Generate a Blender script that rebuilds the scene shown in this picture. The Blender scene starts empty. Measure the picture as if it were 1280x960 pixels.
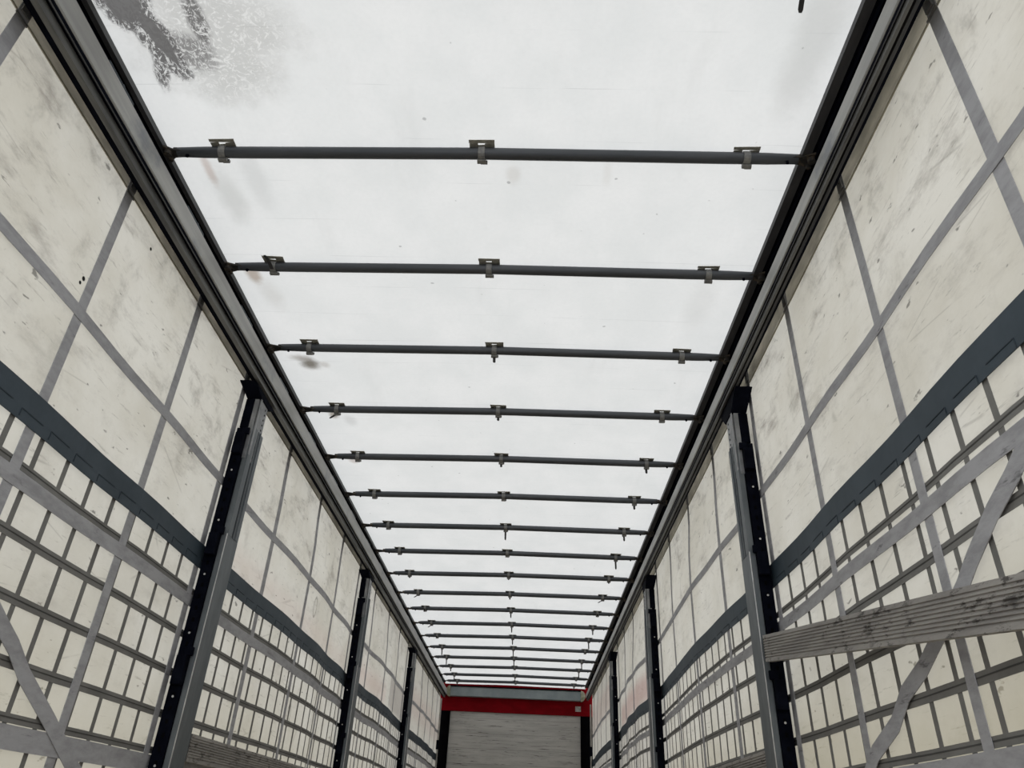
import bpy, bmesh, math, random
from mathutils import Vector, Matrix
random.seed(7)
C = bpy.context.scene.collection
ZO = 0.55                      # the lens stands 0.55 m above the load floor; heights below are measured from the lens

# ---------------------------------------------------------------- camera, sky, exposure
cam = bpy.data.cameras.new('camera'); camo = bpy.data.objects.new('camera', cam); C.objects.link(camo)
R_ = Vector((0.9990055, 0.0151684, 0.0419269)); U_ = Vector((-0.0279794, -0.5188744, 0.8543925)); F_ = Vector((-0.0347145, 0.8547159, 0.517934))
camo.matrix_world = Matrix(((R_.x, U_.x, -F_.x, 0), (R_.y, U_.y, -F_.y, 0), (R_.z, U_.z, -F_.z, ZO), (0, 0, 0, 1)))
cam.sensor_width = 36.0; cam.lens = 927.24 / 1280 * 36.0; cam.clip_start = 0.02; cam.clip_end = 500
bpy.context.scene.camera = camo
w = bpy.data.worlds.new('overcast'); bpy.context.scene.world = w; w.use_nodes = True
wn = w.node_tree.nodes; wl = w.node_tree.links
bg = wn['Background']; bg.inputs['Strength'].default_value = 2.75
tc = wn.new('ShaderNodeTexCoord'); sx = wn.new('ShaderNodeSeparateXYZ'); rp = wn.new('ShaderNodeValToRGB')
wl.new(tc.outputs['Generated'], sx.inputs[0]); wl.new(sx.outputs['Z'], rp.inputs[0]); wl.new(rp.outputs[0], bg.inputs[0])
rp.color_ramp.elements[0].position = 0.0; rp.color_ramp.elements[0].color = (0.50, 0.51, 0.53, 1)
rp.color_ramp.elements[1].position = 0.6; rp.color_ramp.elements[1].color = (0.97, 0.99, 1.0, 1)
vs = bpy.context.scene.view_settings
vs.view_transform = 'Standard'; vs.look = 'None'; vs.gamma = 1.0; vs.exposure = 0.0; vs.use_curve_mapping = False
cy = bpy.context.scene.cycles
cy.max_bounces = 10; cy.diffuse_bounces = 6; cy.transmission_bounces = 6; cy.glossy_bounces = 3

# ---------------------------------------------------------------- mesh helpers
class MB:
    def __init__(s): s.v = []; s.f = []
    def quad(s, a, b, c, d):
        n = len(s.v); s.v += [a, b, c, d]; s.f.append((n, n+1, n+2, n+3))
    def box(s, x0, x1, y0, y1, z0, z1):
        if x0 > x1: x0, x1 = x1, x0
        if y0 > y1: y0, y1 = y1, y0
        n = len(s.v)
        s.v += [(x0,y0,z0),(x1,y0,z0),(x1,y1,z0),(x0,y1,z0),(x0,y0,z1),(x1,y0,z1),(x1,y1,z1),(x0,y1,z1)]
        s.f += [(n,n+3,n+2,n+1),(n+4,n+5,n+6,n+7),(n,n+1,n+5,n+4),(n+1,n+2,n+6,n+5),(n+2,n+3,n+7,n+6),(n+3,n,n+4,n+7)]
        return s
    def hexa(s, lo, hi):       # two quads (lists of four points), joined
        n = len(s.v); s.v += list(lo) + list(hi)
        s.f += [(n,n+3,n+2,n+1),(n+4,n+5,n+6,n+7),(n,n+1,n+5,n+4),(n+1,n+2,n+6,n+5),(n+2,n+3,n+7,n+6),(n+3,n,n+4,n+7)]
        return s
    def rings(s, rings, cap=True):
        n0 = len(s.v); m = len(rings[0])
        for r in rings: s.v += [tuple(p) for p in r]
        for i in range(len(rings)-1):
            for j in range(m):
                a = n0+i*m+j; b = n0+i*m+(j+1) % m
                s.f.append((a, b, b+m, a+m))
        if cap:
            s.f.append(tuple(n0+j for j in range(m))[::-1]); s.f.append(tuple(n0+(len(rings)-1)*m+j for j in range(m)))
        return s
    def tube(s, pts, r, n=14):
        pts = [Vector(p) for p in pts]; rs = r if isinstance(r, (list, tuple)) else [r]*len(pts)
        rings = []
        for i, p in enumerate(pts):
            t = (pts[min(i+1, len(pts)-1)] - pts[max(i-1, 0)]).normalized()
            u = t.orthogonal().normalized() if abs(t.z) > .9 else t.cross(Vector((0, 0, 1))).normalized()
            v = t.cross(u)
            rings.append([p + rs[i]*(math.cos(a)*u + math.sin(a)*v) for a in [2*math.pi*k/n for k in range(n)]])
        return s.rings(rings)
    def extr(s, prof, y0, y1, ny=1):      # closed profile in (x,z) extruded along y
        return s.rings([[(x, y0+(y1-y0)*i/ny, z) for x, z in prof] for i in range(ny+1)])
    def prism(s, poly, z0, z1):          # polygon in (x,y) extruded in z
        return s.rings([[(x, y, z0) for x, y in poly], [(x, y, z1) for x, y in poly]])

def obj(name, mb, mat, parent=None, smooth=False, bevel=0, label=None, loc=None, **props):
    me = bpy.data.meshes.new(name)
    base = Vector(parent['_w']) if parent is not None and '_w' in parent else Vector((0, 0, 0))
    if loc is not None: base = Vector(loc)
    me.from_pydata([(x-base.x, y-base.y, z+ZO-base.z) for x, y, z in mb.v], [], mb.f)
    bm = bmesh.new(); bm.from_mesh(me); bmesh.ops.recalc_face_normals(bm, faces=bm.faces); bm.to_mesh(me); bm.free()
    me.materials.append(mat)
    if smooth:
        for p in me.polygons: p.use_smooth = True
    o = bpy.data.objects.new(name, me); C.objects.link(o)
    if parent is not None: o.parent = parent
    else: o.location = base
    o['_w'] = tuple(base)
    if bevel:
        b = o.modifiers.new('bevel', 'BEVEL'); b.width = bevel; b.segments = 2; b.limit_method = 'ANGLE'
    if smooth:
        es = o.modifiers.new('edges', 'EDGE_SPLIT'); es.split_angle = math.radians(40)
    if label: o['label'] = label
    for k, v in props.items(): o[k] = v
    return o
def thing(name, loc, label, cat, group=None):
    o = bpy.data.objects.new(name, None); C.objects.link(o); o.empty_display_size = .1
    o.location = (loc[0], loc[1], loc[2]+ZO); o['_w'] = tuple(o.location)
    o['label'] = label; o['category'] = cat
    if group: o['group'] = group
    return o
def tag(o, label, cat, group=None):
    o['label'] = label; o['category'] = cat
    if group: o['group'] = group
    return o

# ---------------------------------------------------------------- material helpers
class N:
    def __init__(s, name):
        s.m = bpy.data.materials.new(name); s.m.use_nodes = True
        s.t = s.m.node_tree; s.t.nodes.clear(); s.out = s.t.nodes.new('ShaderNodeOutputMaterial')
        s.tc = s.t.nodes.new('ShaderNodeTexCoord').outputs['Object']
    def link(s, a, b): s.t.links.new(a, b)
    def setv(s, i, v):
        if hasattr(v, 'links') or isinstance(v, bpy.types.NodeSocket): s.link(v, i)
        else: i.default_value = v
    def math(s, op, a, b=0.0, c=None, clamp=False):
        n = s.t.nodes.new('ShaderNodeMath'); n.operation = op; n.use_clamp = clamp
        s.setv(n.inputs[0], a); s.setv(n.inputs[1], b)
        if c is not None: s.setv(n.inputs[2], c)
        return n.outputs[0]
    def map(s, scale=(1,1,1), loc=(0,0,0), rot=(0,0,0), vec=None):
        n = s.t.nodes.new('ShaderNodeMapping'); s.link(vec or s.tc, n.inputs[0])
        n.inputs['Scale'].default_value = scale; n.inputs['Location'].default_value = loc; n.inputs['Rotation'].default_value = rot
        return n.outputs[0]
    def noise(s, scale=1, detail=4, rough=.6, vec=None, dist=0.0):
        n = s.t.nodes.new('ShaderNodeTexNoise'); s.link(vec or s.tc, n.inputs['Vector'])
        n.inputs['Scale'].default_value = scale; n.inputs['Detail'].default_value = detail
        n.inputs['Roughness'].default_value = rough; n.inputs['Distortion'].default_value = dist
        return n.outputs[0]
    def ramp(s, f, a, b, smooth=True):   # 0 below a, 1 above b
        n = s.t.nodes.new('ShaderNodeMapRange'); n.interpolation_type = 'SMOOTHSTEP' if smooth else 'LINEAR'
        s.setv(n.inputs[0], f); n.inputs[1].default_value = a; n.inputs[2].default_value = b
        return n.outputs[0]
    def mix(s, f, a, b, mode='MIX'):
        n = s.t.nodes.new('ShaderNodeMix'); n.data_type = 'RGBA'; n.blend_type = mode
        s.setv(n.inputs[0], f)
        for i, v in ((6, a), (7, b)):
            if isinstance(v, tuple): n.inputs[i].default_value = v if len(v) == 4 else v+(1,)
            else: s.link(v, n.inputs[i])
        return n.outputs[2]
    def sep(s, vec=None):
        n = s.t.nodes.new('ShaderNodeSeparateXYZ'); s.link(vec or s.tc, n.inputs[0]); return n.outputs
    def bump(s, h, strength=.3, dist=.01):
        n = s.t.nodes.new('ShaderNodeBump'); s.link(h, n.inputs['Height']); n.inputs['Strength'].default_value = strength
        n.inputs['Distance'].default_value = dist; return n.outputs[0]
    def pbr(s, col, rough=.6, metal=0.0, normal=None, spec=.5):
        n = s.t.nodes.new('ShaderNodeBsdfPrincipled')
        if isinstance(col, tuple): n.inputs['Base Color'].default_value = col if len(col) == 4 else col+(1,)
        else: s.link(col, n.inputs['Base Color'])
        s.setv(n.inputs['Roughness'], rough); n.inputs['Metallic'].default_value = metal
        n.inputs['Specular IOR Level'].default_value = spec
        if normal: s.link(normal, n.inputs['Normal'])
        s.link(n.outputs[0], s.out.inputs[0]); return s.m
    def sheet(s, refl, trans, fac=.5, normal=None):   # thin translucent cloth
        d = s.t.nodes.new('ShaderNodeBsdfDiffuse'); t = s.t.nodes.new('ShaderNodeBsdfTranslucent'); x = s.t.nodes.new('ShaderNodeMixShader')
        for n, c in ((d, refl), (t, trans)):
            if isinstance(c, tuple): n.inputs[0].default_value = c if len(c) == 4 else c+(1,)
            else: s.link(c, n.inputs[0])
            if normal: s.link(normal, n.inputs['Normal'])
        x.inputs[0].default_value = fac
        s.link(d.outputs[0], x.inputs[1]); s.link(t.outputs[0], x.inputs[2]); s.link(x.outputs[0], s.out.inputs[0]); return s.m

def simple(name, c0, c1, scale=8, rough=.55, metal=0.0, lo=.35, hi=.7, stretch=(1,1,1), spec=.4, detail=5):
    m = N(name); f = m.ramp(m.noise(scale, detail, .65, m.map(stretch)), lo, hi)
    return m.pbr(m.mix(f, c0, c1), rough, metal, spec=spec)

# roof tarpaulin: white, stained beside the left rail
def blob(m, x, y, rx, ry, rot=0, dist=None, soft=(1.25, .6)):
    """1 inside a ragged ellipse centred on (x, y)"""
    mp = m.t.nodes.new('ShaderNodeMapping'); mp.vector_type = 'TEXTURE'; m.link(m.tc, mp.inputs[0])
    mp.inputs['Location'].default_value = (x, y, 0); mp.inputs['Rotation'].default_value = (0, 0, rot); mp.inputs['Scale'].default_value = (rx, ry, 1)
    xyz = m.sep(mp.outputs[0])
    d = m.math('SQRT', m.math('ADD', m.math('MULTIPLY', xyz[0], xyz[0]), m.math('MULTIPLY', xyz[1], xyz[1])))
    if dist is not None: d = m.math('ADD', d, m.math('MULTIPLY', m.math('SUBTRACT', dist, .5), 1.4))
    return m.math('SUBTRACT', 1.0, m.ramp(d, soft[1], soft[0]))
def mat_roof():
    m = N('white_roof_tarpaulin')
    fine = m.noise(55, 3, .6, m.map((1, 1, 0)))
    mid = m.noise(3.2, 5, .6, m.map((1, .8, 0)))
    strk = m.noise(2.0, 5, .65, m.map((2.2, .45, 0)))
    c = m.mix(m.ramp(mid, .3, .7), (.93, .94, .94), (1.0, 1.0, 1.0))
    c = m.mix(m.math('MULTIPLY', m.ramp(fine, .35, .75), .10), c, (.75, .76, .77))
    c = m.mix(m.math('MULTIPLY', m.ramp(strk, .55, .8), .22), c, (.66, .66, .65))
    xyz = m.sep()
    # fine crease lines across the sheet
    wob = m.math('MULTIPLY', m.math('SUBTRACT', m.noise(1.3, 3, .5, m.map((1, .3, 0))), .5), .03)
    yy = m.math('ADD', xyz[1], wob)
    per = m.math('ABSOLUTE', m.math('SUBTRACT', m.math('FRACT', m.math('DIVIDE', yy, .2253)), .5))
    line = m.math('MULTIPLY', m.math('SUBTRACT', 1.0, m.ramp(per, .0, .011)), m.ramp(m.noise(2.5, 2, .5, m.map((1, 3, 0))), .48, .62))
    c = m.mix(m.math('MULTIPLY', line, .26), c, (.3, .31, .33))
    # the large wet patch of leaf dirt
    dn = m.noise(5, 6, .7, m.map((1, 1, 0)))
    edge = m.noise(9, 6, .75, m.map((1, 1, 0)))
    halo = blob(m, -1.13, 1.50, .34, .30, 0, dn, (1.1, .4))
    fib = m.noise(30, 4, .7, m.map((1, 1, 0)), dist=2.2)
    fib2 = m.noise(48, 3, .7, m.map((1.6, .6, 0), rot=(0, 0, .6)), dist=1.4)
    c = m.mix(m.math('MULTIPLY', halo, .5), c, (.5, .49, .47))
    c = m.mix(m.math('MULTIPLY', m.math('MULTIPLY', halo, m.ramp(fib, .50, .62)), .75), c, (1, 1, .99))
    d1 = blob(m, -1.315, 1.50, .055, .17, -.30, edge, (1.2, .85))
    d2 = blob(m, -1.150, 1.44, .038, .10, 0, edge, (1.2, .6))
    d3 = blob(m, -1.36, 1.38, .085, .11, 0, edge, (1.15, .85))
    d4 = blob(m, -1.215, 1.56, .09, .07, .4, edge, (1.3, .5))
    d5 = blob(m, -1.345, 1.62, .028, .10, .25, edge, (1.25, .7))
    dk = m.math('MAXIMUM', m.math('MAXIMUM', m.math('MAXIMUM', d1, d5), d3), m.math('MAXIMUM', m.math('MULTIPLY', d2, .9), m.math('MULTIPLY', d4, .75)))
    thr = m.math('SUBTRACT', 1.0, m.math('MULTIPLY', m.ramp(fib2, .52, .60), .8))
    solid = m.math('MAXIMUM', blob(m, -1.365, 1.38, .065, .075, 0, edge, (1.1, .8)), blob(m, -1.305, 1.50, .028, .11, -.25, edge, (1.1, .8)))
    msk = m.math('MAXIMUM', m.math('MULTIPLY', dk, m.math('MULTIPLY', thr, m.math('SUBTRACT', 1.0, m.math('MULTIPLY', m.ramp(fib, .54, .6), .8)))), m.math('MULTIPLY', solid, .97))
    c = m.mix(m.math('MULTIPLY', msk, .93), c, (.14, .135, .135))
    # small brown stains next to the bow ends
    for x, y, rx, ry, a, col in ((-1.30, 3.52, .06, .07, .92, (.2, .18, .15)), (-1.335, 3.46, .07, .04, .6, (.3, .26, .22)), (-1.21, 3.53, .028, .035, .4, (.45, .4, .36)),
                                 (-1.345, 2.09, .02, .09, .5, (.5, .36, .30)), (-1.31, 2.24, .06, .16, .35, (.5, .5, .48)), (-1.17, 2.14, .05, .16, .22, (.5, .5, .5)),
                                 (-1.37, 2.74, .035, .07, .7, (.42, .32, .24)), (-1.33, 2.9, .06, .12, .28, (.55, .52, .48)), (-1.29, 4.12, .03, .05, .8, (.33, .28, .23)),
                                 (-1.2, 4.2, .04, .08, .3, (.5, .5, .5)), (-1.3, 4.8, .03, .05, .5, (.5, .4, .35)), (.86, 1.5, .08, .3, .3, (.5, .5, .48)), (.78, 2.9, .07, .22, .16, (.5, .5, .48)),
                                 (-.12, 2.09, .03, .05, .3, (.6, .55, .5)), (.25, 2.07, .02, .07, .16, (.6, .55, .5))):
        c = m.mix(m.math('MULTIPLY', blob(m, x, y, rx, ry, 0, dn, (1.4, .3)), a), c, col)
    spots = m.math('SUBTRACT', 1.0, m.ramp(m.noise(26, 1, .3, m.map((1, 1, 0))), .17, .21))
    c = m.mix(m.math('MULTIPLY', spots, .55), c, (.3, .3, .3))
    t = m.mix(1.0, c, (.555, .552, .547), 'MULTIPLY')
    r = m.mix(1.0, c, (.62, .62, .62), 'MULTIPLY')
    nb = m.bump(m.noise(7, 4, .6, m.map((1, 1, 0))), .25, .02)
    return m.sheet(r, t, .5, nb)
def mat_curtain(side):
    m = N('cream_side_curtain')
    xyz = m.sep(); ang = .42 if side < 0 else -.42
    v0 = m.map(rot=(0, 0, 0), scale=(0, 1, 1))
    st = m.map((0, .8, 2.4), rot=(0.35, 0, 0), loc=(0, 3 if side < 0 else 9, 0))
    big = m.noise(1.5, 6, .62, m.map((0, 1, 1.3), loc=(0, side*4, 0)))
    smear = m.noise(3.2, 7, .72, st)
    scr = m.noise(22, 4, .8, m.map((0, .22, 2.4), rot=(.35, 0, 0), loc=(0, side*7, 0)))
    fleck = m.noise(17, 3, .6, m.map((0, .6, 1.4), rot=(.5, 0, 0), loc=(0, side, 0)))
    c = m.mix(m.ramp(big, .32, .68), (.83, .80, .72), (.98, .96, .90))
    up = m.ramp(xyz[2], ZO+.9, ZO+1.9)
    c = m.mix(m.math('MULTIPLY', m.ramp(smear, .50, .74), m.math('ADD', .28, m.math('MULTIPLY', up, .6))), c, (.40, .37, .34))
    soft = m.noise(4.2, 5, .7, m.map((0, 1.2, 1), rot=(.6, 0, 0), loc=(0, side*11, 0)))
    c = m.mix(m.math('MULTIPLY', m.ramp(soft, .52, .76), m.math('ADD', .15, m.math('MULTIPLY', up, .45))), c, (.36, .34, .31))
    c = m.mix(m.math('MULTIPLY', m.ramp(scr, .58, .72), .55), c, (.30, .28, .26))
    c = m.mix(m.math('MULTIPLY', m.ramp(fleck, .66, .72), .75), c, (.2, .19, .18))
    # thin dark diagonal scratches and specks
    ln = m.t.nodes.new('ShaderNodeTexVoronoi'); ln.feature = 'DISTANCE_TO_EDGE'; ln.inputs['Scale'].default_value = 2.4
    m.link(m.map((0, .35, 1.8), rot=(.35, 0, 0), loc=(0, side*2.3, 0)), ln.inputs['Vector'])
    sc = m.math('MULTIPLY', m.math('SUBTRACT', 1.0, m.ramp(ln.outputs[0], .0, .012)), m.ramp(m.noise(4, 2, .5, v0), .52, .6))
    c = m.mix(m.math('MULTIPLY', sc, .3), c, (.3, .28, .26))
    def oval(y, z, ry, rz):
        a = m.math('DIVIDE', m.math('SUBTRACT', xyz[1], y), ry); b = m.math('DIVIDE', m.math('SUBTRACT', xyz[2], ZO+z), rz)
        return m.math('SQRT', m.math('ADD', m.math('MULTIPLY', a, a), m.math('MULTIPLY', b, b)))
    if side < 0:      # three small holes with dirty rims and two worn oval marks
        for y, z, rr in ((2.22, 1.925, .0075), (1.94, 1.545, .009), (1.932, 1.522, .007)):
            c = m.mix(m.ramp(oval(y, z, rr, rr), 1.2, .7), c, (.02, .02, .02))
        for y, z in ((5.26, 1.305), (5.11, .585)):
            d = m.math('ABSOLUTE', m.math('SUBTRACT', oval(y, z, .035, .065), 1.0))
            c = m.mix(m.math('MULTIPLY', m.ramp(d, .22, .05), .6), c, (.25, .24, .22))
    yel = m.ramp(xyz[2], ZO+.75, ZO+.15)  # yellow dirt low down, with the darker bottom shade painted in too
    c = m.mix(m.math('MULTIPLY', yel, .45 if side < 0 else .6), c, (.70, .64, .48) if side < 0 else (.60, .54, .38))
    # the print on the outside face showing through
    def rect(y0, y1, z0, z1, s=.05):
        return m.math('MULTIPLY', m.math('MULTIPLY', m.ramp(xyz[1], y0-s, y0+s), m.ramp(xyz[1], y1+s, y1-s)), m.math('MULTIPLY', m.ramp(xyz[2], ZO+z0-s, ZO+z0+s), m.ramp(xyz[2], ZO+z1+s, ZO+z1-s)))
    if side < 0:
        pr = [(8.6, 10.2, 1.12, 1.42, .55, (.38, .34, .34), .03), (7.0, 8.4, 1.1, 1.28, .3, (.75, .45, .42), .1), (10.2, 13.9, 1.25, 1.62, .4, (.58, .36, .33), .12), (9.4, 13.9, .2, .9, .3, (.6, .55, .55), .1),
              (3.45, 6.5, 1.1, 1.22, .2, (.8, .55, .5), .08)]
    else:
        pr = [(7.0, 9.6, 1.1, 1.34, .5, (.55, .25, .24), .08), (10.1, 13.9, 1.45, 1.85, .45, (.58, .36, .34), .12), (6.6, 13.9, .2, 1.0, .2, (.6, .55, .55), .1)]
    for y0, y1, z0, z1, a, col, s in pr:
        c = m.mix(m.math('MULTIPLY', rect(y0, y1, z0, z1, s), a), c, col)
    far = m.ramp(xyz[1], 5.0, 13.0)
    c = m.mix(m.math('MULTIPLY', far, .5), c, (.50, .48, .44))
    t = m.mix(1.0, c, (.63, .62, .595), 'MULTIPLY'); r = m.mix(1.0, c, (.60, .59, .565), 'MULTIPLY')
    nb = m.bump(m.noise(5, 4, .6, v0), .25, .02)
    return m.sheet(r, t, .5, nb)
def mat_strap(side):
    m = N('grey_webbing')
    f = m.noise(14, 5, .7, m.map((1, .5, 1.5), rot=(.4, 0, 0)))
    c = m.mix(m.ramp(f, .35, .7), (.39, .39, .405), (.285, .285, .295))
    g = m.noise(9, 4, .75, m.map((1, .6, 2.6), rot=(-.5*side, 0, 0), loc=(0, side*3, 0)))
    c = m.mix(m.math('MULTIPLY', m.ramp(g, .60, .72), .75 if side > 0 else .45), c, (.09, .09, .095))
    return m.pbr(c, .75, spec=.3)

M = {}
M['roof'] = mat_roof()
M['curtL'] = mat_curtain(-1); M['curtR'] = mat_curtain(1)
M['strapL'] = mat_strap(-1); M['strapR'] = mat_strap(1)
M['belt'] = simple('dark_slate_belt', (.022, .036, .049), (.040, .058, .075), 4, .6, lo=.3, hi=.75)
M['beltline'] = simple('dark_belt_seam', (.014, .024, .034), (.026, .038, .05), 4, .7)
M['grid'] = simple('grey_brown_reinforcement_tape', (.15, .147, .138), (.20, .197, .186), 6, .8, lo=.3, hi=.75)
M['gridseam'] = simple('tape_seam', (.05, .05, .047), (.075, .073, .07), 6, .8)
def mat_hem(k):
    m = N('grey_curtain_hem'); f = m.ramp(m.noise(5, 5, .65, m.map((1, .6, 2))), .35, .7)
    return m.sheet(m.mix(f, (.40*k, .39*k, .365*k), (.60*k, .585*k, .55*k)), m.mix(f, (.55*k, .54*k, .51*k), (.78*k, .76*k, .72*k)), .6)
M['hem'] = mat_hem(1.15); M['hemR'] = mat_hem(1.25)
M['cord'] = simple('pale_welt_cord', (.42, .39, .31), (.30, .28, .22), 5, .8)
M['bow'] = simple('dark_grey_painted_steel', (.055, .06, .067), (.085, .09, .098), 5, .42, .35, stretch=(.3, 3, 3))
M['bracket'] = simple('rusty_dark_steel', (.03, .028, .026), (.12, .095, .065), 30, .7, .3, lo=.45, hi=.65)
M['clip'] = simple('grey_galvanised_clip', (.17, .17, .17), (.26, .255, .235), 40, .5, .4)
M['plate'] = simple('weathered_olive_plate', (.26, .25, .21), (.40, .385, .33), 40, .6, .3)
M['rubber'] = simple('black_rubber_strap', (.02, .02, .02), (.04, .04, .04), 10, .7)
M['black'] = simple('black_coated_steel', (.0015, .002, .005), (.004, .005, .010), 12, .8, 0.0, spec=.04)
M['lip'] = simple('dark_grey_rail_lip', (.05, .05, .052), (.085, .085, .087), 8, .55, .3, stretch=(1, .3, 1))
M['galv'] = simple('galvanised_post_steel', (.10, .115, .125), (.17, .185, .195), 7, .5, .45, stretch=(1, 1, .3))
M['galvup'] = simple('worn_grey_post_steel', (.20, .205, .21), (.31, .315, .32), 16, .5, .4)
M['edge'] = simple('bare_steel_edge', (.5, .5, .5), (.7, .7, .7), 20, .35, .8)
M['sliding'] = simple('dark_blue_grey_casting', (.02, .03, .04), (.045, .055, .068), 12, .5, .4)
M['gantry'] = simple('blue_grey_painted_beam', (.21, .25, .26), (.27, .31, .32), 4, .5)
M['cap'] = simple('dirty_pale_corner_cap', (.22, .23, .15), (.48, .47, .36), 18, .6)
M['red'] = simple('red_painted_header', (.15, .0012, .004), (.225, .002, .007), 3, .8, spec=.08, stretch=(1, 1, 2))
M['sticker'] = simple('grey_sticker', (.25, .24, .22), (.48, .47, .44), 30, .6)
M['dark'] = simple('black_front_lining', (.001, .001, .0015), (.003, .003, .004), 6, .9, spec=.05)
M['pole'] = simple('pale_tension_pole', (.30, .29, .27), (.42, .41, .38), 10, .5, .4)
M['plug'] = simple('zinc_bolt', (.6, .6, .6), (.45, .45, .45), 10, .4, .6)
def mat_alu():
    m = N('brushed_rail_aluminium')
    f = m.noise(4, 6, .7, m.map((6, .35, 6))); g = m.noise(2.2, 5, .65, m.map((2, 1.4, 2), loc=(0, 5, 0)))
    c = m.mix(m.ramp(f, .3, .7), (.42, .42, .40), (.31, .31, .30))
    c = m.mix(m.math('MULTIPLY', m.ramp(g, .52, .7), .65), c, (.15, .17, .20))
    return m.pbr(c, .5, .25, spec=.4)
M['alu'] = mat_alu()
M['track'] = simple('grimy_track_aluminium', (.04, .04, .042), (.10, .10, .098), 5, .6, .3, stretch=(4, .4, 4))
M['trackb'] = simple('worn_track_lip', (.16, .16, .15), (.07, .07, .07), 5, .55, .3, stretch=(4, .4, 4))
def mat_slat():
    m = N('weathered_aluminium_slat')
    f = m.noise(6, 6, .7, m.map((1, .25, 4))); g = m.noise(16, 5, .75, m.map((1, .7, 2.5))); h = m.noise(2.5, 3, .6)
    c = m.mix(m.ramp(f, .3, .7), (.36, .345, .325), (.23, .22, .21))
    c = m.mix(m.math('MULTIPLY', m.math('MULTIPLY', m.ramp(g, .52, .62), m.ramp(h, .40, .56)), .9), c, (.06, .055, .052))
    return m.pbr(c, .6, .2, spec=.35)
M['slat'] = mat_slat()
def mat_front():
    m = N('scuffed_white_boards')
    xyz = m.sep()
    a = m.noise(3, 6, .7, m.map((.35, 1, 3.4))); b = m.noise(9, 4, .75, m.map((.25, 1, 4)))
    c = m.mix(m.ramp(a, .3, .7), (.52, .51, .48), (.36, .35, .33))
    c = m.mix(m.math('MULTIPLY', m.ramp(b, .56, .66), .85), c, (.07, .06, .055))
    k = m.math('ABSOLUTE', m.math('SUBTRACT', m.math('FRACT', m.math('DIVIDE', xyz[2], .235)), .5))
    c = m.mix(m.math('MULTIPLY', m.math('SUBTRACT', 1, m.ramp(k, .0, .03)), .45), c, (.1, .09, .08))
    return m.pbr(c, .7)
M['front'] = mat_front()
def mat_floor():
    m = N('dark_plywood_floor'); f = m.noise(5, 6, .7, m.map((3, .4, 1)))
    return m.pbr(m.mix(m.ramp(f, .3, .7), (.16, .12, .085), (.24, .19, .14)), .7)
M['floor'] = mat_floor()
M['asphalt'] = simple('wet_grey_asphalt', (.12, .12, .12), (.2, .2, .2), 3, .85)

# ---------------------------------------------------------------- layout numbers (metres, lens frame)
YB, YF = 0.25, 14.0                      # rear opening, front headboard
CX = {-1: -1.55, 1: 1.104}               # curtain planes
RX = {-1: -1.42, 1: .974}                # inner faces of the roof rails
PX = {-1: -1.45, 1: 1.0}                 # inner faces of the posts
POSTS = [3.35, 6.55, 9.75]
STRAPS = [.58, 1.28, 1.98, 2.67, 3.33, 4.19, 5.0, 5.8, 6.52, 7.32, 8.17, 8.99, 9.72, 10.5, 11.26, 11.97, 12.74, 13.5]
FL = -.55                                # load floor
def sm(a, b, x):
    t = max(0., min(1., (x-a)/(b-a))); return t*t*(3-2*t)
def cxf(side, Y, z):
    """x of the hanging curtain: taut near the posts, easing inwards between them"""
    k = 0
    for a, b, amp in ((3.4, 6.6, .028), (6.6, 9.8, .036), (9.8, 14.0, .03)):
        if a < Y < b: k = amp*math.sin(math.pi*(Y-a)/(b-a))**2
    k *= sm(2.05, 1.5, z)
    rip = .004*math.sin(Y*7.3+side+z*.9)*sm(2.1, 1.7, z) + .005*math.sin(Y*2.1*math.pi/.8)*sm(3.2, 7, Y)*sm(2.1, 1.6, z)
    return CX[side] - side*(k + rip)

# ================================================================ SETTING
o = obj('ground', MB().box(-12, 12, -12, 26, -1.85, -1.75), M['asphalt'], kind='structure')
o = obj('floor', MB().box(-1.56, 1.114, YB, YF+.1, FL-.12, FL), M['floor'], kind='structure')

# ceiling: the translucent tarpaulin lying over the bows
mb = MB(); nx, ny = 30, 300
BY = [1.295] + [1.966+.676*k for k in range(18)]
def roofz(X, Y):
    ph = ((Y-1.29)/.676) % 1.0
    z = 2.2255 + .012*(1-abs(X+.23)/1.2)
    if Y < 13.6: z += .010*math.sin(math.pi*ph)**2
    return z + .003*math.sin(X*5+Y*3) * math.sin(math.pi*ph)**2
for j in range(ny+1):
    for i in range(nx+1):
        X = -1.482 + (0.985+1.482)*i/nx; Y = YB + (YF-.02-YB)*j/ny
        mb.v.append((X, Y, roofz(X, Y)))
for j in range(ny):
    for i in range(nx):
        a = j*(nx+1)+i; mb.f.append((a, a+1, a+nx+2, a+nx+1))
ceiling = obj('ceiling', mb, M['roof'], smooth=True, kind='structure', label='white translucent roof tarpaulin with a dark wet stain at the near left')
ceiling.modifiers.clear()

# side curtains with their webbing
def ribbon(mb, side, pts, width, off, thick=.0022, step=.12):
    P = []
    for (a, b) in zip(pts[:-1], pts[1:]):
        n = max(1, int(math.hypot(b[0]-a[0], b[1]-a[1])/step))
        for i in range(n): P.append((a[0]+(b[0]-a[0])*i/n, a[1]+(b[1]-a[1])*i/n))
    P.append(pts[-1]); rings = []
    for i, p in enumerate(P):
        q0 = P[max(i-1, 0)]; q1 = P[min(i+1, len(P)-1)]
        dy, dz = q1[0]-q0[0], q1[1]-q0[1]; L = math.hypot(dy, dz); ny_, nz_ = -dz/L, dy/L
        r = []
        for s, t in ((-1, 0), (1, 0), (1, 1), (-1, 1)):
            Y = p[0]+ny_*s*width/2; z = p[1]+nz_*s*width/2
            r.append((cxf(side, Y, z) - side*(off+t*thick), Y, z))
        rings.append(r)
    mb.rings(rings)
def belt_line(y0, y1, z): return [(y0, z), (y1, z)]
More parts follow.
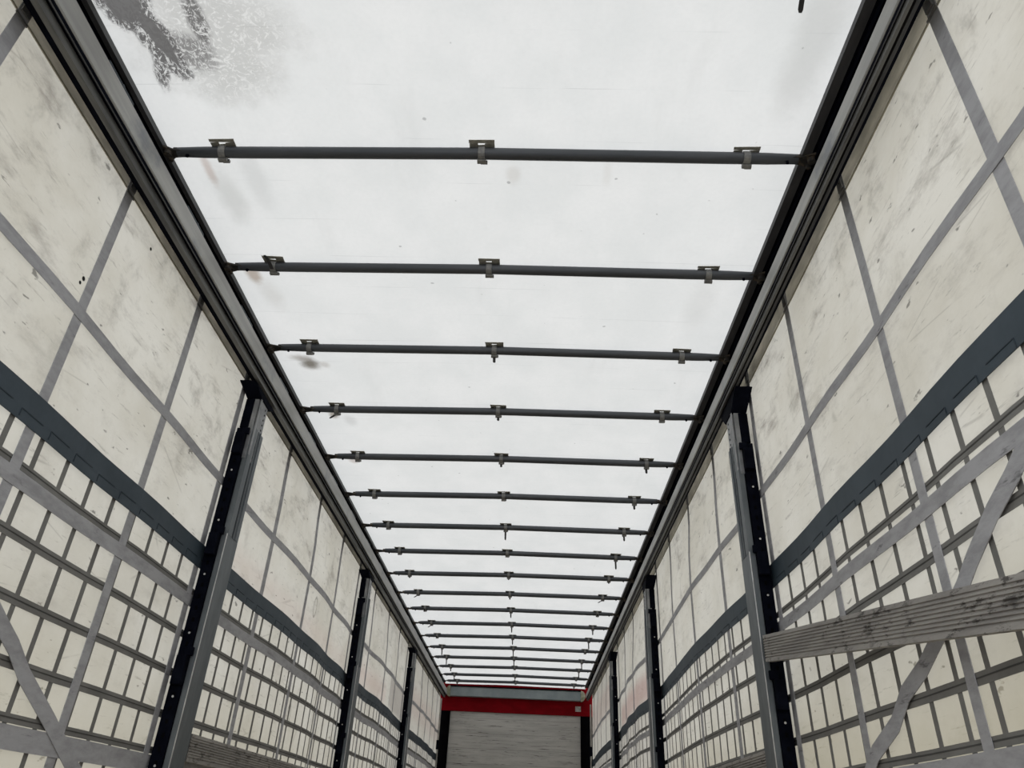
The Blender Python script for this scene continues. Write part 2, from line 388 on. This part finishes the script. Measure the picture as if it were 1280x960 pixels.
for side, sn in ((-1, 'left'), (1, 'right')):
    mb = MB(); ny, nz = 200, 30
    for j in range(ny+1):
        for i in range(nz+1):
            Y = YB + (YF-.06-YB)*j/ny; z = FL + (2.262-FL)*i/nz
            mb.v.append((cxf(side, Y, z), Y, z))
    for j in range(ny):
        for i in range(nz):
            a = j*(nz+1)+i; mb.f.append((a, a+1, a+nz+2, a+nz+1))
    K = 'L' if side < 0 else 'R'
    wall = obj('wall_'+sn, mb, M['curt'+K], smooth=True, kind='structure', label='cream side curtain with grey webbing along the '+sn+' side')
    wall.modifiers.clear()
    ms = M['strap'+K]
    Y0, Y1 = YB+.02, YF-.1
    TS = 0 if side < 0 else .07          # the right curtain hangs a little higher
    # fine reinforcement grid below the slate belt
    g = MB(); ys = [1.575+.1603*k for k in range(-8, 78)]
    for Y in ys:
        if YB < Y < Y1: ribbon(g, side, [(Y, -.50), (Y, 1.05)], .023, .0012, .0012, .5)
    for z in (.70, .537, .372):
        ribbon(g, side, belt_line(Y0, Y1, z), .031, .0027, .0012, .25)
    for z in (.883, .232, .04, -.12, -.28):
        ribbon(g, side, belt_line(Y0, Y1, z), .026, .0027, .0012, .25)
    obj('reinforcement_grid', g, M['grid'], wall)
    g = MB()
    for z in (.70, .537, .372, .883, .232): ribbon(g, side, belt_line(Y0, Y1, z+.002), .0035, .0041, .0008, .25)
    obj('grid_seam', g, M['gridseam'], wall)
    # vertical webbing straps with their roller hooks
    for k, Y in enumerate(STRAPS):
        s = MB(); dx = random.uniform(-.004, .004)
        ribbon(s, side, [(Y+dx, -.52), (Y, 1.0), (Y-dx, 2.075+TS)], .047, .0052, .0022, .2)
        st = obj('webbing_strap', s, ms, wall)
        h = MB(); xx = cxf(side, Y, 2.06)
        h.box(xx-side*.0085, xx-side*.014, Y-.017, Y+.017, 2.0+TS, 2.085+TS)
        h.tube([(xx-side*.012, Y, 2.045+TS), (xx-side*.022, Y, 2.045+TS)], .009, 10)
        h.box(xx-side*.0085, xx-side*.012, Y-.027, Y+.027, 1.975+TS, 1.984+TS)
        obj('hook', h, M['clip'], st)
    s = MB(); ribbon(s, side, belt_line(Y0, Y1, 1.43 if side < 0 else 1.456), .043, .0078, .0022, .15); obj('horizontal_belt', s, ms, wall)
    s = MB(); ribbon(s, side, belt_line(Y0, Y1, .841 if side < 0 else .826), .050 if side < 0 else .047, .0078, .0022, .15); obj('horizontal_belt', s, ms, wall)
    s = MB(); ribbon(s, side, belt_line(Y0, Y1, .182), .066, .0078, .0022, .15); obj('horizontal_belt', s, ms, wall)
    s = MB()
    ribbon(s, side, belt_line(Y0, Y1, 1.043 if side < 0 else 1.052), .105, .0078, .003, .15)
    db = obj('slate_belt', s, M['belt'], wall, label='wide dark slate blue belt')
    s = MB()
    for Y in ys:
        if YB < Y < Y1:
            dz = random.uniform(-.004, .004)
            ribbon(s, side, [(Y+.012, 1.0), (Y+.012, 1.028+dz)], .0032, .0112, .001, .1)
            ribbon(s, side, [(Y+.015, 1.028+dz), (Y+.125, 1.028+dz)], .0032, .0112, .001, .1)
    obj('belt_seam', s, M['beltline'], db)
    # diagonal straps, slack and slightly bent
    rng = random.Random(3+side)
    diags = [[(1.45, .82), (1.578, .748), (1.686, .700), (1.818, .629), (1.9, .58), (2.118, .481), (2.197, .443), (2.333, .395), (2.43, .325), (2.604, .262), (2.70, .2)]] if side > 0 else \
            [[(1.5, .80), (1.9, .60), (2.194, .452), (2.273, .415), (2.372, .352), (2.468, .305), (2.588, .245), (2.77, .143), (2.95, .05)]]
    for dg in diags:
        s = MB(); ribbon(s, side, dg, .052, .0105, .0025, .1); obj('diagonal_strap', s, ms, wall)
    # hem above the welt
    s = MB(); ribbon(s, side, belt_line(Y0, Y1, (1.998+2.25+TS)/2), .252-TS, .0012, .0012, .2); obj('hem', s, M['hem'] if side < 0 else M['hemR'], wall, label='grey hem band at the top')
    s = MB(); ribbon(s, side, belt_line(Y0, Y1, 1.994+TS*.9), .006, .0012, .004, .2); obj('welt', s, M['cord'], wall)

# front wall
fw = obj('wall_far', MB().box(-1.36, .90, YF, YF+.04, FL, 1.79), M['front'], kind='structure', label='scuffed white boarded headboard at the front')
# ================================================================ THINGS
# headboard frame
o = tag(obj('header_panel', MB().box(-1.578, 1.13, YF-.03, YF+.05, 1.785, 2.26), M['red'], bevel=.006), 'red painted header panel across the front end', 'panel')
p = thing('front_pillar', (-1.47, YF, FL), 'black front pillar left of the white boards', 'pillar', 'black pillars of the front end')
obj('pillar_face', MB().box(-1.578, -1.36, YF-.025, YF+.05, FL, 1.782), M['dark'], p, bevel=.005)
obj('pillar_flange', MB().box(-1.378, -1.36, YF-.045, YF-.027, FL, 1.782), M['dark'], p)
p = thing('front_pillar', (1.0, YF, FL), 'black front pillar right of the white boards', 'pillar', 'black pillars of the front end')
obj('pillar_face', MB().box(.90, 1.13, YF-.025, YF+.05, FL, 1.782), M['dark'], p, bevel=.005)
obj('pillar_flange', MB().box(.90, .918, YF-.045, YF-.027, FL, 1.782), M['dark'], p)
gb = thing('gantry_beam', (-.22, YF-.1, 2.0), 'blue grey cross beam with pale rounded ends above the red header', 'beam')
obj('beam_body', MB().box(-1.38, .90, YF-.13, YF-.032, 2.015, 2.17), M['gantry'], gb, bevel=.008)
obj('beam_flange', MB().box(-1.38, .90, YF-.15, YF-.032, 2.171, 2.185), M['dark'], gb)
for s, x0 in ((-1, -1.381), (1, .901)):
    prof = []
    for k in range(13):
        a = -math.pi/2 + math.pi*k/12
        prof.append((x0+s*.078*math.cos(a), 2.0935+.088*math.sin(a)))
    m_ = MB(); m_.rings([[(x, YF-.137, z) for x, z in prof], [(x, YF-.032, z) for x, z in prof]])
    obj('end_cap', m_, M['cap'], gb, bevel=.006)
tag(obj('sticker', MB().box(.81, .905, YF-.033, YF-.031, 1.855, 1.94), M['sticker']), 'small square grey sticker on the red header, at its right end', 'sticker')
for side, sn in ((-1, 'left'), (1, 'right')):
    x = -1.56 if side < 0 else 1.105
    t = thing('tension_pole', (x, YF-.2, FL), 'thin pale curtain tension pole beside the '+sn+' front pillar', 'pole', 'curtain tension poles')
    x = x + side*-.04
    obj('pole', MB().tube([(x, YF-.16, FL+.02), (x, YF-.16, 1.96)], .015, 12), M['pole'], t, smooth=True)
    obj('ratchet', MB().box(x-.022, x+.022, YF-.19, YF-.13, 1.16, 1.30), M['black'], t, bevel=.004)

# roof rails
for side, sn in ((-1, 'left'), (1, 'right')):
    f = RX[side]; X = lambda o_: f + side*o_
    r = thing('roof_rail', (f, YB, 2.0), 'long grey aluminium roof rail along the %s side of the roof' % sn, 'rail', 'roof rails')
    e0, e1 = YB, YF-.32
    zb = 2.0 if side < 0 else 2.03      # underside of the rail
    zt_ = 2.094 if side < 0 else 2.104
    ob = .085 if side < 0 else .064
    prof = [(X(.004), zb), (X(0), zb+.004), (X(0), zt_-.006), (X(.004), zt_), (X(.0855), zt_+.02), (X(.0855), max(zb, 2.0+(.12 if side > 0 else 0))), (X(ob), zb)]
    if side < 0: prof[-2:] = [(X(.0855), 2.03), (X(.074), zb)]
    obj('rail_face', MB().extr(prof, e0, e1, 1), M['alu'], r)
    # curtain track below: stepped fins, groove and underside shade put in as a black web
    we = .080 if side < 0 else .066
    zw = zb-.0125
    obj('track_shade_web', MB().box(X(.006), X(we), e0, e1, zw, zb-.0005), M['black'], r)
    fins = ((.007, .010, .006),) if side < 0 else ((.0065, .009, .005), (.034, .046, .020))
    for a, b, h_ in fins: obj('track_fin', MB().box(X(a), X(b), e0, e1, zw-h_, zw-.0005), M['track'], r)
    a, b, h_ = (.022, .043, .034) if side < 0 else (.014, .025, .022)
    obj('track_lip', MB().box(X(a), X(b), e0, e1, zw-h_, zw-.0005), M['trackb'], r)
    # black upper channel closing the gap to the roof
    obj('upper_channel', MB().box(X(.088), X(.10), e0, YF-.04, 2.001 if side < 0 else 2.12, 2.26), M['black'], r)
    lo, hi = (.040, .0585) if side < 0 else (-.018, .016)
    obj('roof_lip', MB().box(X(lo), X(hi), e0, e1, 2.196, 2.2205), M['lip'], r, label='dark grey lip under the tarpaulin edge')
    obj('channel_roof', MB().box(X(hi+.0005), X(.0875), e0, e1, 2.2, 2.215), M['black'], r)
    obj('channel_rib', MB().box(X(hi+.012), X(hi+.016), e0, e1, 2.178, 2.1995), M['black'], r)
    for k in range(19):          # sliding roof carriages in the channel
        y = 1.3+.676*k + .30
        if y+.12 > e1: break
        c_ = MB(); c_.box(X(.045), X(.085), y-.12, y+.10, 2.125, 2.155); c_.box(X(.05), X(.08), y-.05, y+.13, 2.155, 2.175)
        c_.tube([(X(.03), y+.03, 2.137), (X(.045), y+.03, 2.137)], .012, 10)
        obj('sliding_carriage', c_, M['sliding'], r, bevel=.004)

# roof bows
barL = [[-1.424,1.969],[-1.41,2.645],[-1.401,3.314],[-1.395,3.994],[-1.392,4.666],[-1.396,5.334],[-1.385,6.011],[-1.385,6.678],[-1.395,7.371],[-1.398,8.065],[-1.402,8.734],[-1.394,9.421],[-1.395,10.116],[-1.404,10.803],[-1.414,11.5],[-1.41,12.21],[-1.41,12.9]]
barR = [[.956,1.951],[.965,2.63],[.96,3.301],[.954,3.963],[.948,4.635],[.94,5.292],[.944,5.973],[.943,6.648],[.952,7.308],[.952,7.993],[.943,8.67],[.944,9.347],[.947,10.029],[.951,10.724],[.96,11.43],[.95,12.13],[.94,12.85]]
ends = {-1: ((-1.41, 1.30), (.955, 1.275))}
for k in range(17): ends[k] = (tuple(barL[k]), tuple(barR[k]))
ends[17] = ((-1.41, 13.50), (.94, 13.46))
# tails of the clip straps: length, direction (d = hangs down, b = laid back towards the rear, n = none)
TAILS = {-1: '0 0 f5', 0: '0 0 0', 1: 'b8 0 0', 2: '0 d4 0', 3: 's3 d3 0', 4: '0 d3 d4', 5: '0 0 d4', 6: '0 d8 d5', 7: '0 0 d8', 8: 'd2 d2 d2', 9: 's4 d3 s4', 10: 'b4 d6 b5', 11: 's5 d7 d6',
         12: 'b4 d7 d9', 13: 'd9 d9 0', 14: 'd9 d8 d9', 15: 'd5 0 d9', 16: 'd8 d7 0', 17: 'd6 0 d4'}
ORD = ['first', 'second', 'third', 'fourth', 'fifth', 'sixth', 'seventh', 'eighth', 'ninth', 'tenth', 'eleventh', 'twelfth', 'thirteenth', 'fourteenth', 'fifteenth', 'sixteenth', 'seventeenth']
EXTRA = {0: 'flat clip plates showing behind it', 1: 'upturned strap tail at its left clip', 2: 'crossing above the small brown stain'}
rng = random.Random(5)
for k in range(-1, 18):
    (xl, yl), (xr, yr) = ends[k]
    if k == -1: lab = 'roof bow at the very top edge of the picture, only a strap tail showing'
    elif k == 17: lab = 'last roof bow, right in front of the blue grey cross beam'
    elif k in EXTRA: lab = '%s whole roof bow from the near end, %s' % (ORD[k], EXTRA[k])
    else: lab = 'dark grey tubular roof bow, %s whole one from the near end' % ORD[k]
    b = thing('roof_bow', ((xl+xr)/2, (yl+yr)/2, 2.2), lab, 'roof bow', 'roof bows')
    zc = lambda t: 2.200 + .011*(1-abs(2*t-1)) - .0006
    P = lambda t: (xl + (xr-xl)*t, yl + (yr-yl)*t, zc(t))
    ts = [0.004, .05, .12, .25, .42, .5, .58, .75, .88, .95, .996]
    obj('tube', MB().tube([P(t) for t in ts], [.0185, .0215]+[.0225]*7+[.0215, .0185], 16), M['bow'], b, smooth=True)
    for s, (x, y) in ((-1, (xl, yl)), (1, (xr, yr))):
        hx = -1.447 if s < 0 else .992        # hub at the rail
        e = MB()
        xi = x - s*.034
        pl = [(xi, y-.017), (x+s*.004, y-.020), (hx+s*.012, y-.038), (hx+s*.020, y), (hx+s*.012, y+.038), (x+s*.004, y+.020), (xi, y+.017)]
        e.prism(pl, 2.190, 2.199)
        e.tube([(hx, y-.010, 2.172), (hx, y-.010, 2.1985)], .015, 12)
        e.tube([(hx-s*.002, y+.020, 2.175), (hx-s*.002, y+.020, 2.1985)], .010, 10)
        e.box(xi, x+s*.008, y-.016, y+.016, 2.199, 2.210)
        obj('end_bracket', e, M['bracket'], b, bevel=.002)
        obj('bolt', MB().tube([(x-s*.052, y-.004, 2.172), (x-s*.052, y-.004, 2.181)], .006, 8), M['black'], b)
    tails = TAILS[k].split()
    for i, cxx in enumerate((-1.238, -.238, .757)):
        t = (cxx-xl)/(xr-xl); x, y, z = P(t)
        cl = MB(); n = 16; rings = []
        for xx, rr in ((x-.013, .0245), (x-.012, .0262), (x+.012, .0262), (x+.013, .0245)):
            rings.append([(xx, y+rr*math.cos(a), z+rr*math.sin(a)) for a in [2*math.pi*q/n for q in range(n)]])
        cl.rings(rings); cl.box(x-.016, x+.018, y+.004, y+.020, z-.034, z-.022); cl.box(x-.004, x+.022, y+.018, y+.030, z-.026, z-.016)
        c_ = obj('clip', cl, M['clip'], b)
        pm = MB(); tilt = rng.uniform(-.004, .004)
        y0_, y1_ = y-.047, y+.012
        if k >= 3: y0_ = y-.040
        if i == 2 and k <= 2: y0_, y1_ = y-.036, y+.03
        zt = z+.0235
        for (a0, a1, b0, b1) in ((x-.049, x+.049, y0_, y0_+.016), (x-.047, x-.014, y0_+.0161, y1_), (x+.012, x+.049, y0_+.0161, y1_), (x-.0139, x+.0119, y0_+.024, y1_)):
            pm.hexa([(a0, b0+tilt, zt-.0015), (a1, b0, zt-.0015), (a1, b1, zt-.0015), (a0, b1, zt-.0015)], [(a0, b0+tilt, zt+.0005), (a1, b0, zt+.0005), (a1, b1, zt+.0005), (a0, b1, zt+.0005)])
        obj('clip_plate', pm, M['plate'], b)
        tl = tails[i]
        if tl != '0':
            L = int(tl[1:])/100.; m_ = MB(); kind = tl[0]; pts = []
            for q in range(7):
                u = q/6
                if kind == 'd': pts.append((x+.002*u, y+.014+.008*math.sin(u*2), z-.022-L*u))
                elif kind == 's': pts.append((x-.045*u, y+.014+L*.8*u, z-.024-.02*u))
                elif kind == 'f': pts.append((x+.006*u, y+.024+L*u, z-.026-.012*u))
                else: pts.append((x-.010*u, y-.018-L*1.05*u, z-.026+.012*math.sin(u*2.5)))
            wd = .0075
            rings = []
            for q, pnt in enumerate(pts):
                w_ = wd*(1.0 if q < 6 else .6)
                if kind in 'bf': rings.append([(pnt[0]-w_, pnt[1], pnt[2]-.002), (pnt[0]+w_, pnt[1], pnt[2]-.002), (pnt[0]+w_, pnt[1], pnt[2]+.002), (pnt[0]-w_, pnt[1], pnt[2]+.002)])
                else: rings.append([(pnt[0]-w_, pnt[1]-.0025, pnt[2]), (pnt[0]+w_, pnt[1]-.0025, pnt[2]), (pnt[0]+w_, pnt[1]+.0025, pnt[2]), (pnt[0]-w_, pnt[1]+.0025, pnt[2])])
            m_.rings(rings); obj('strap_tail', m_, M['rubber'], c_)

# side posts
LAB = {(-1, 0): 'large sliding side post nearest on the left, with slotted grey upper part', (-1, 1): 'second side post on the left, in the middle of the row', (-1, 2): 'farthest and smallest side post on the left',
       (1, 0): 'large sliding side post nearest on the right, holding the long grooved board', (1, 1): 'second side post on the right, in the middle of the row', (1, 2): 'farthest and smallest side post on the right'}
for side in (-1, 1):
    for n_, Y in enumerate(POSTS):
        f = PX[side]; X = lambda o_: f + side*o_
        p = thing('side_post', (X(.04), Y+.08, FL), LAB[(side, n_)], 'post', 'side posts of the curtain walls')
        bx = lambda m_, a, b, y0, y1, z0, z1: m_.box(X(a), X(b), Y+y0, Y+y1, z0, z1)
        zb = FL+.004
        # lower sleeve: flat face with folded edge
        m_ = MB(); bx(m_, 0, .028, .004, .150, zb, 1.16)
        obj('lower_sleeve', m_, M['galv'], p, bevel=.003)
        m_ = MB(); bx(m_, -.0025, .001, -.0005, .0035, zb, 1.16)
        obj('folded_edge', m_, M['edge'], p)
        # middle channel with the long slot
        m_ = MB(); bx(m_, 0, .026, .012, .060, 1.1605, 1.74); bx(m_, 0, .026, .078, .146, 1.1605, 1.74); bx(m_, .012, .026, .060, .078, 1.1605, 1.74)
        bx(m_, -.006, 0, .098, .104, 1.1605, 1.74)
        obj('slotted_channel', m_, M['galv'], p)
        m_ = MB(); bx(m_, .0085, .0118, .0605, .0775, 1.20, 1.545)
        for q in range(9): bx(m_, .004, .0085, .0605, .066, 1.215+.037*q, 1.228+.037*q)
        obj('slot', m_, M['black'], p)
        # upper inner tube with rows of holes
        m_ = MB(); bx(m_, .003, .030, .030, .128, 1.56, 1.925); bx(m_, -.002, .003, .010, .028, 1.58, 1.90)
        bx(m_, .010, .050, .010, .0295, 1.56, 1.90)
        obj('upper_tube', m_, M['galvup'], p, bevel=.002)
        for q in range(7): obj('peg_hole', MB().tube([(X(.0022), Y+.100, 1.70+.030*q), (X(.006), Y+.100, 1.70+.030*q)], .0058, 8), M['black'], p)
        for q in range(2):
            zc_ = 1.590+.058*q
            obj('peg_hole', MB().rings([[(X(xx), Y+.085+.0085*math.cos(a), zc_+.017*math.sin(a)) for a in [math.pi*k/8 for k in range(16)]] for xx in (.0022, .006)]), M['black'], p)
        # black perforated rear section seen edge on
        m_ = MB(); bx(m_, .029, .082, -.004, .150, zb, 1.72)
        obj('rear_channel', m_, M['black'], p)
        zz = -.35
        while zz < 1.65:
            obj('rivet', MB().tube([(X(.055), Y-.0065, zz), (X(.055), Y-.0041, zz)], .005, 8), M['plug'], p); zz += .262
        m_ = MB(); zz = -.45
        while zz < 1.65:
            bx(m_, .048, .060, -.0055, -.0041, zz, zz+.018); zz += .052
        obj('perforation', m_, M['dark'], p)
        # slat pockets on both edges
        for z0, z1 in ((1.585, 1.70), (1.065, 1.17), (.50, .62), (-.02, .10)):
            m_ = MB(); bx(m_, .025, .070, -.040, -.0045, z0-.02, z1-.02); bx(m_, .012, .052, -.018, -.0045, z1-.02, z1+.018)
            obj('slat_pocket', m_, M['black'], p, bevel=.004)
            m_ = MB(); bx(m_, .012, .050, .1505, .172, z0+.01, z1+.015); bx(m_, .006, .016, .1505, .162, z1+.015, z1+.035)
            obj('slat_pocket', m_, M['black'], p, bevel=.004)
        # black carrier under the rail
        m_ = MB(); zh = 1.944 if side < 0 else 1.99
        m_.hexa([(X(-.002), Y+.012, 1.90), (X(.078), Y+.012, 1.90), (X(.078), Y+.142, 1.90), (X(-.002), Y+.142, 1.90)],
                [(X(.002), Y-.11, zh), (X(.09), Y-.11, zh), (X(.09), Y+.23, zh), (X(.002), Y+.23, zh)])
        bx(m_, .032, .080, .008, .135, 1.73, 1.8995)
        obj('head_carrier', m_, M['black'], p, bevel=.004)

# slats
def slat(label, side, Y0, z0, Y1, z1, h=.108, th=.026, off=-.004):
    f = PX[side]; X = lambda o_: f + side*o_
    t = thing('side_board', (X(off), (Y0+Y1)/2, (z0+z1)/2-h/2), label, 'board', 'grooved aluminium side boards')
    n = 8; prof = []                      # grooved inner face, from bottom to top
    flat = .011
    prof.append((th, 0)); prof.append((0, 0)); prof.append((0, flat))
    for q in range(n):
        a = flat + (h-2*flat)*q/n; d = (h-2*flat)/n
        prof += [(.0, a+.18*d), (.004, a+.32*d), (.004, a+.6*d), (0, a+.8*d)]
    prof += [(0, h-flat), (0, h), (th, h)]
    m_ = MB()
    m_.rings([[(X(off+a), Y_, z_-h/2+b) for a, b in prof] for Y_, z_ in ((Y0, z0), (Y1, z1))])
    obj('plank', m_, M['slat'], t)
    m_ = MB()
    for Y_, z_, s in ((Y0, z0, 1), (Y1, z1, -1)):
        m_.box(X(off+.004), X(off+th-.003), Y_-s*.02, Y_, z_-h/2+.004, z_+h/2-.004)
    obj('end_cap', m_, M['rubber'], t)
slat('long grooved aluminium board sloping towards the camera in front of the right curtain', 1, .42, .2785, 3.305, .7195)
slat('grooved aluminium board beyond the nearest right post, low at the bottom edge', 1, 3.56, .298, 6.50, .298, off=.02)
slat('grooved aluminium board beyond the nearest left post, low at the bottom edge', -1, 3.56, .262, 6.50, .262, off=.02)
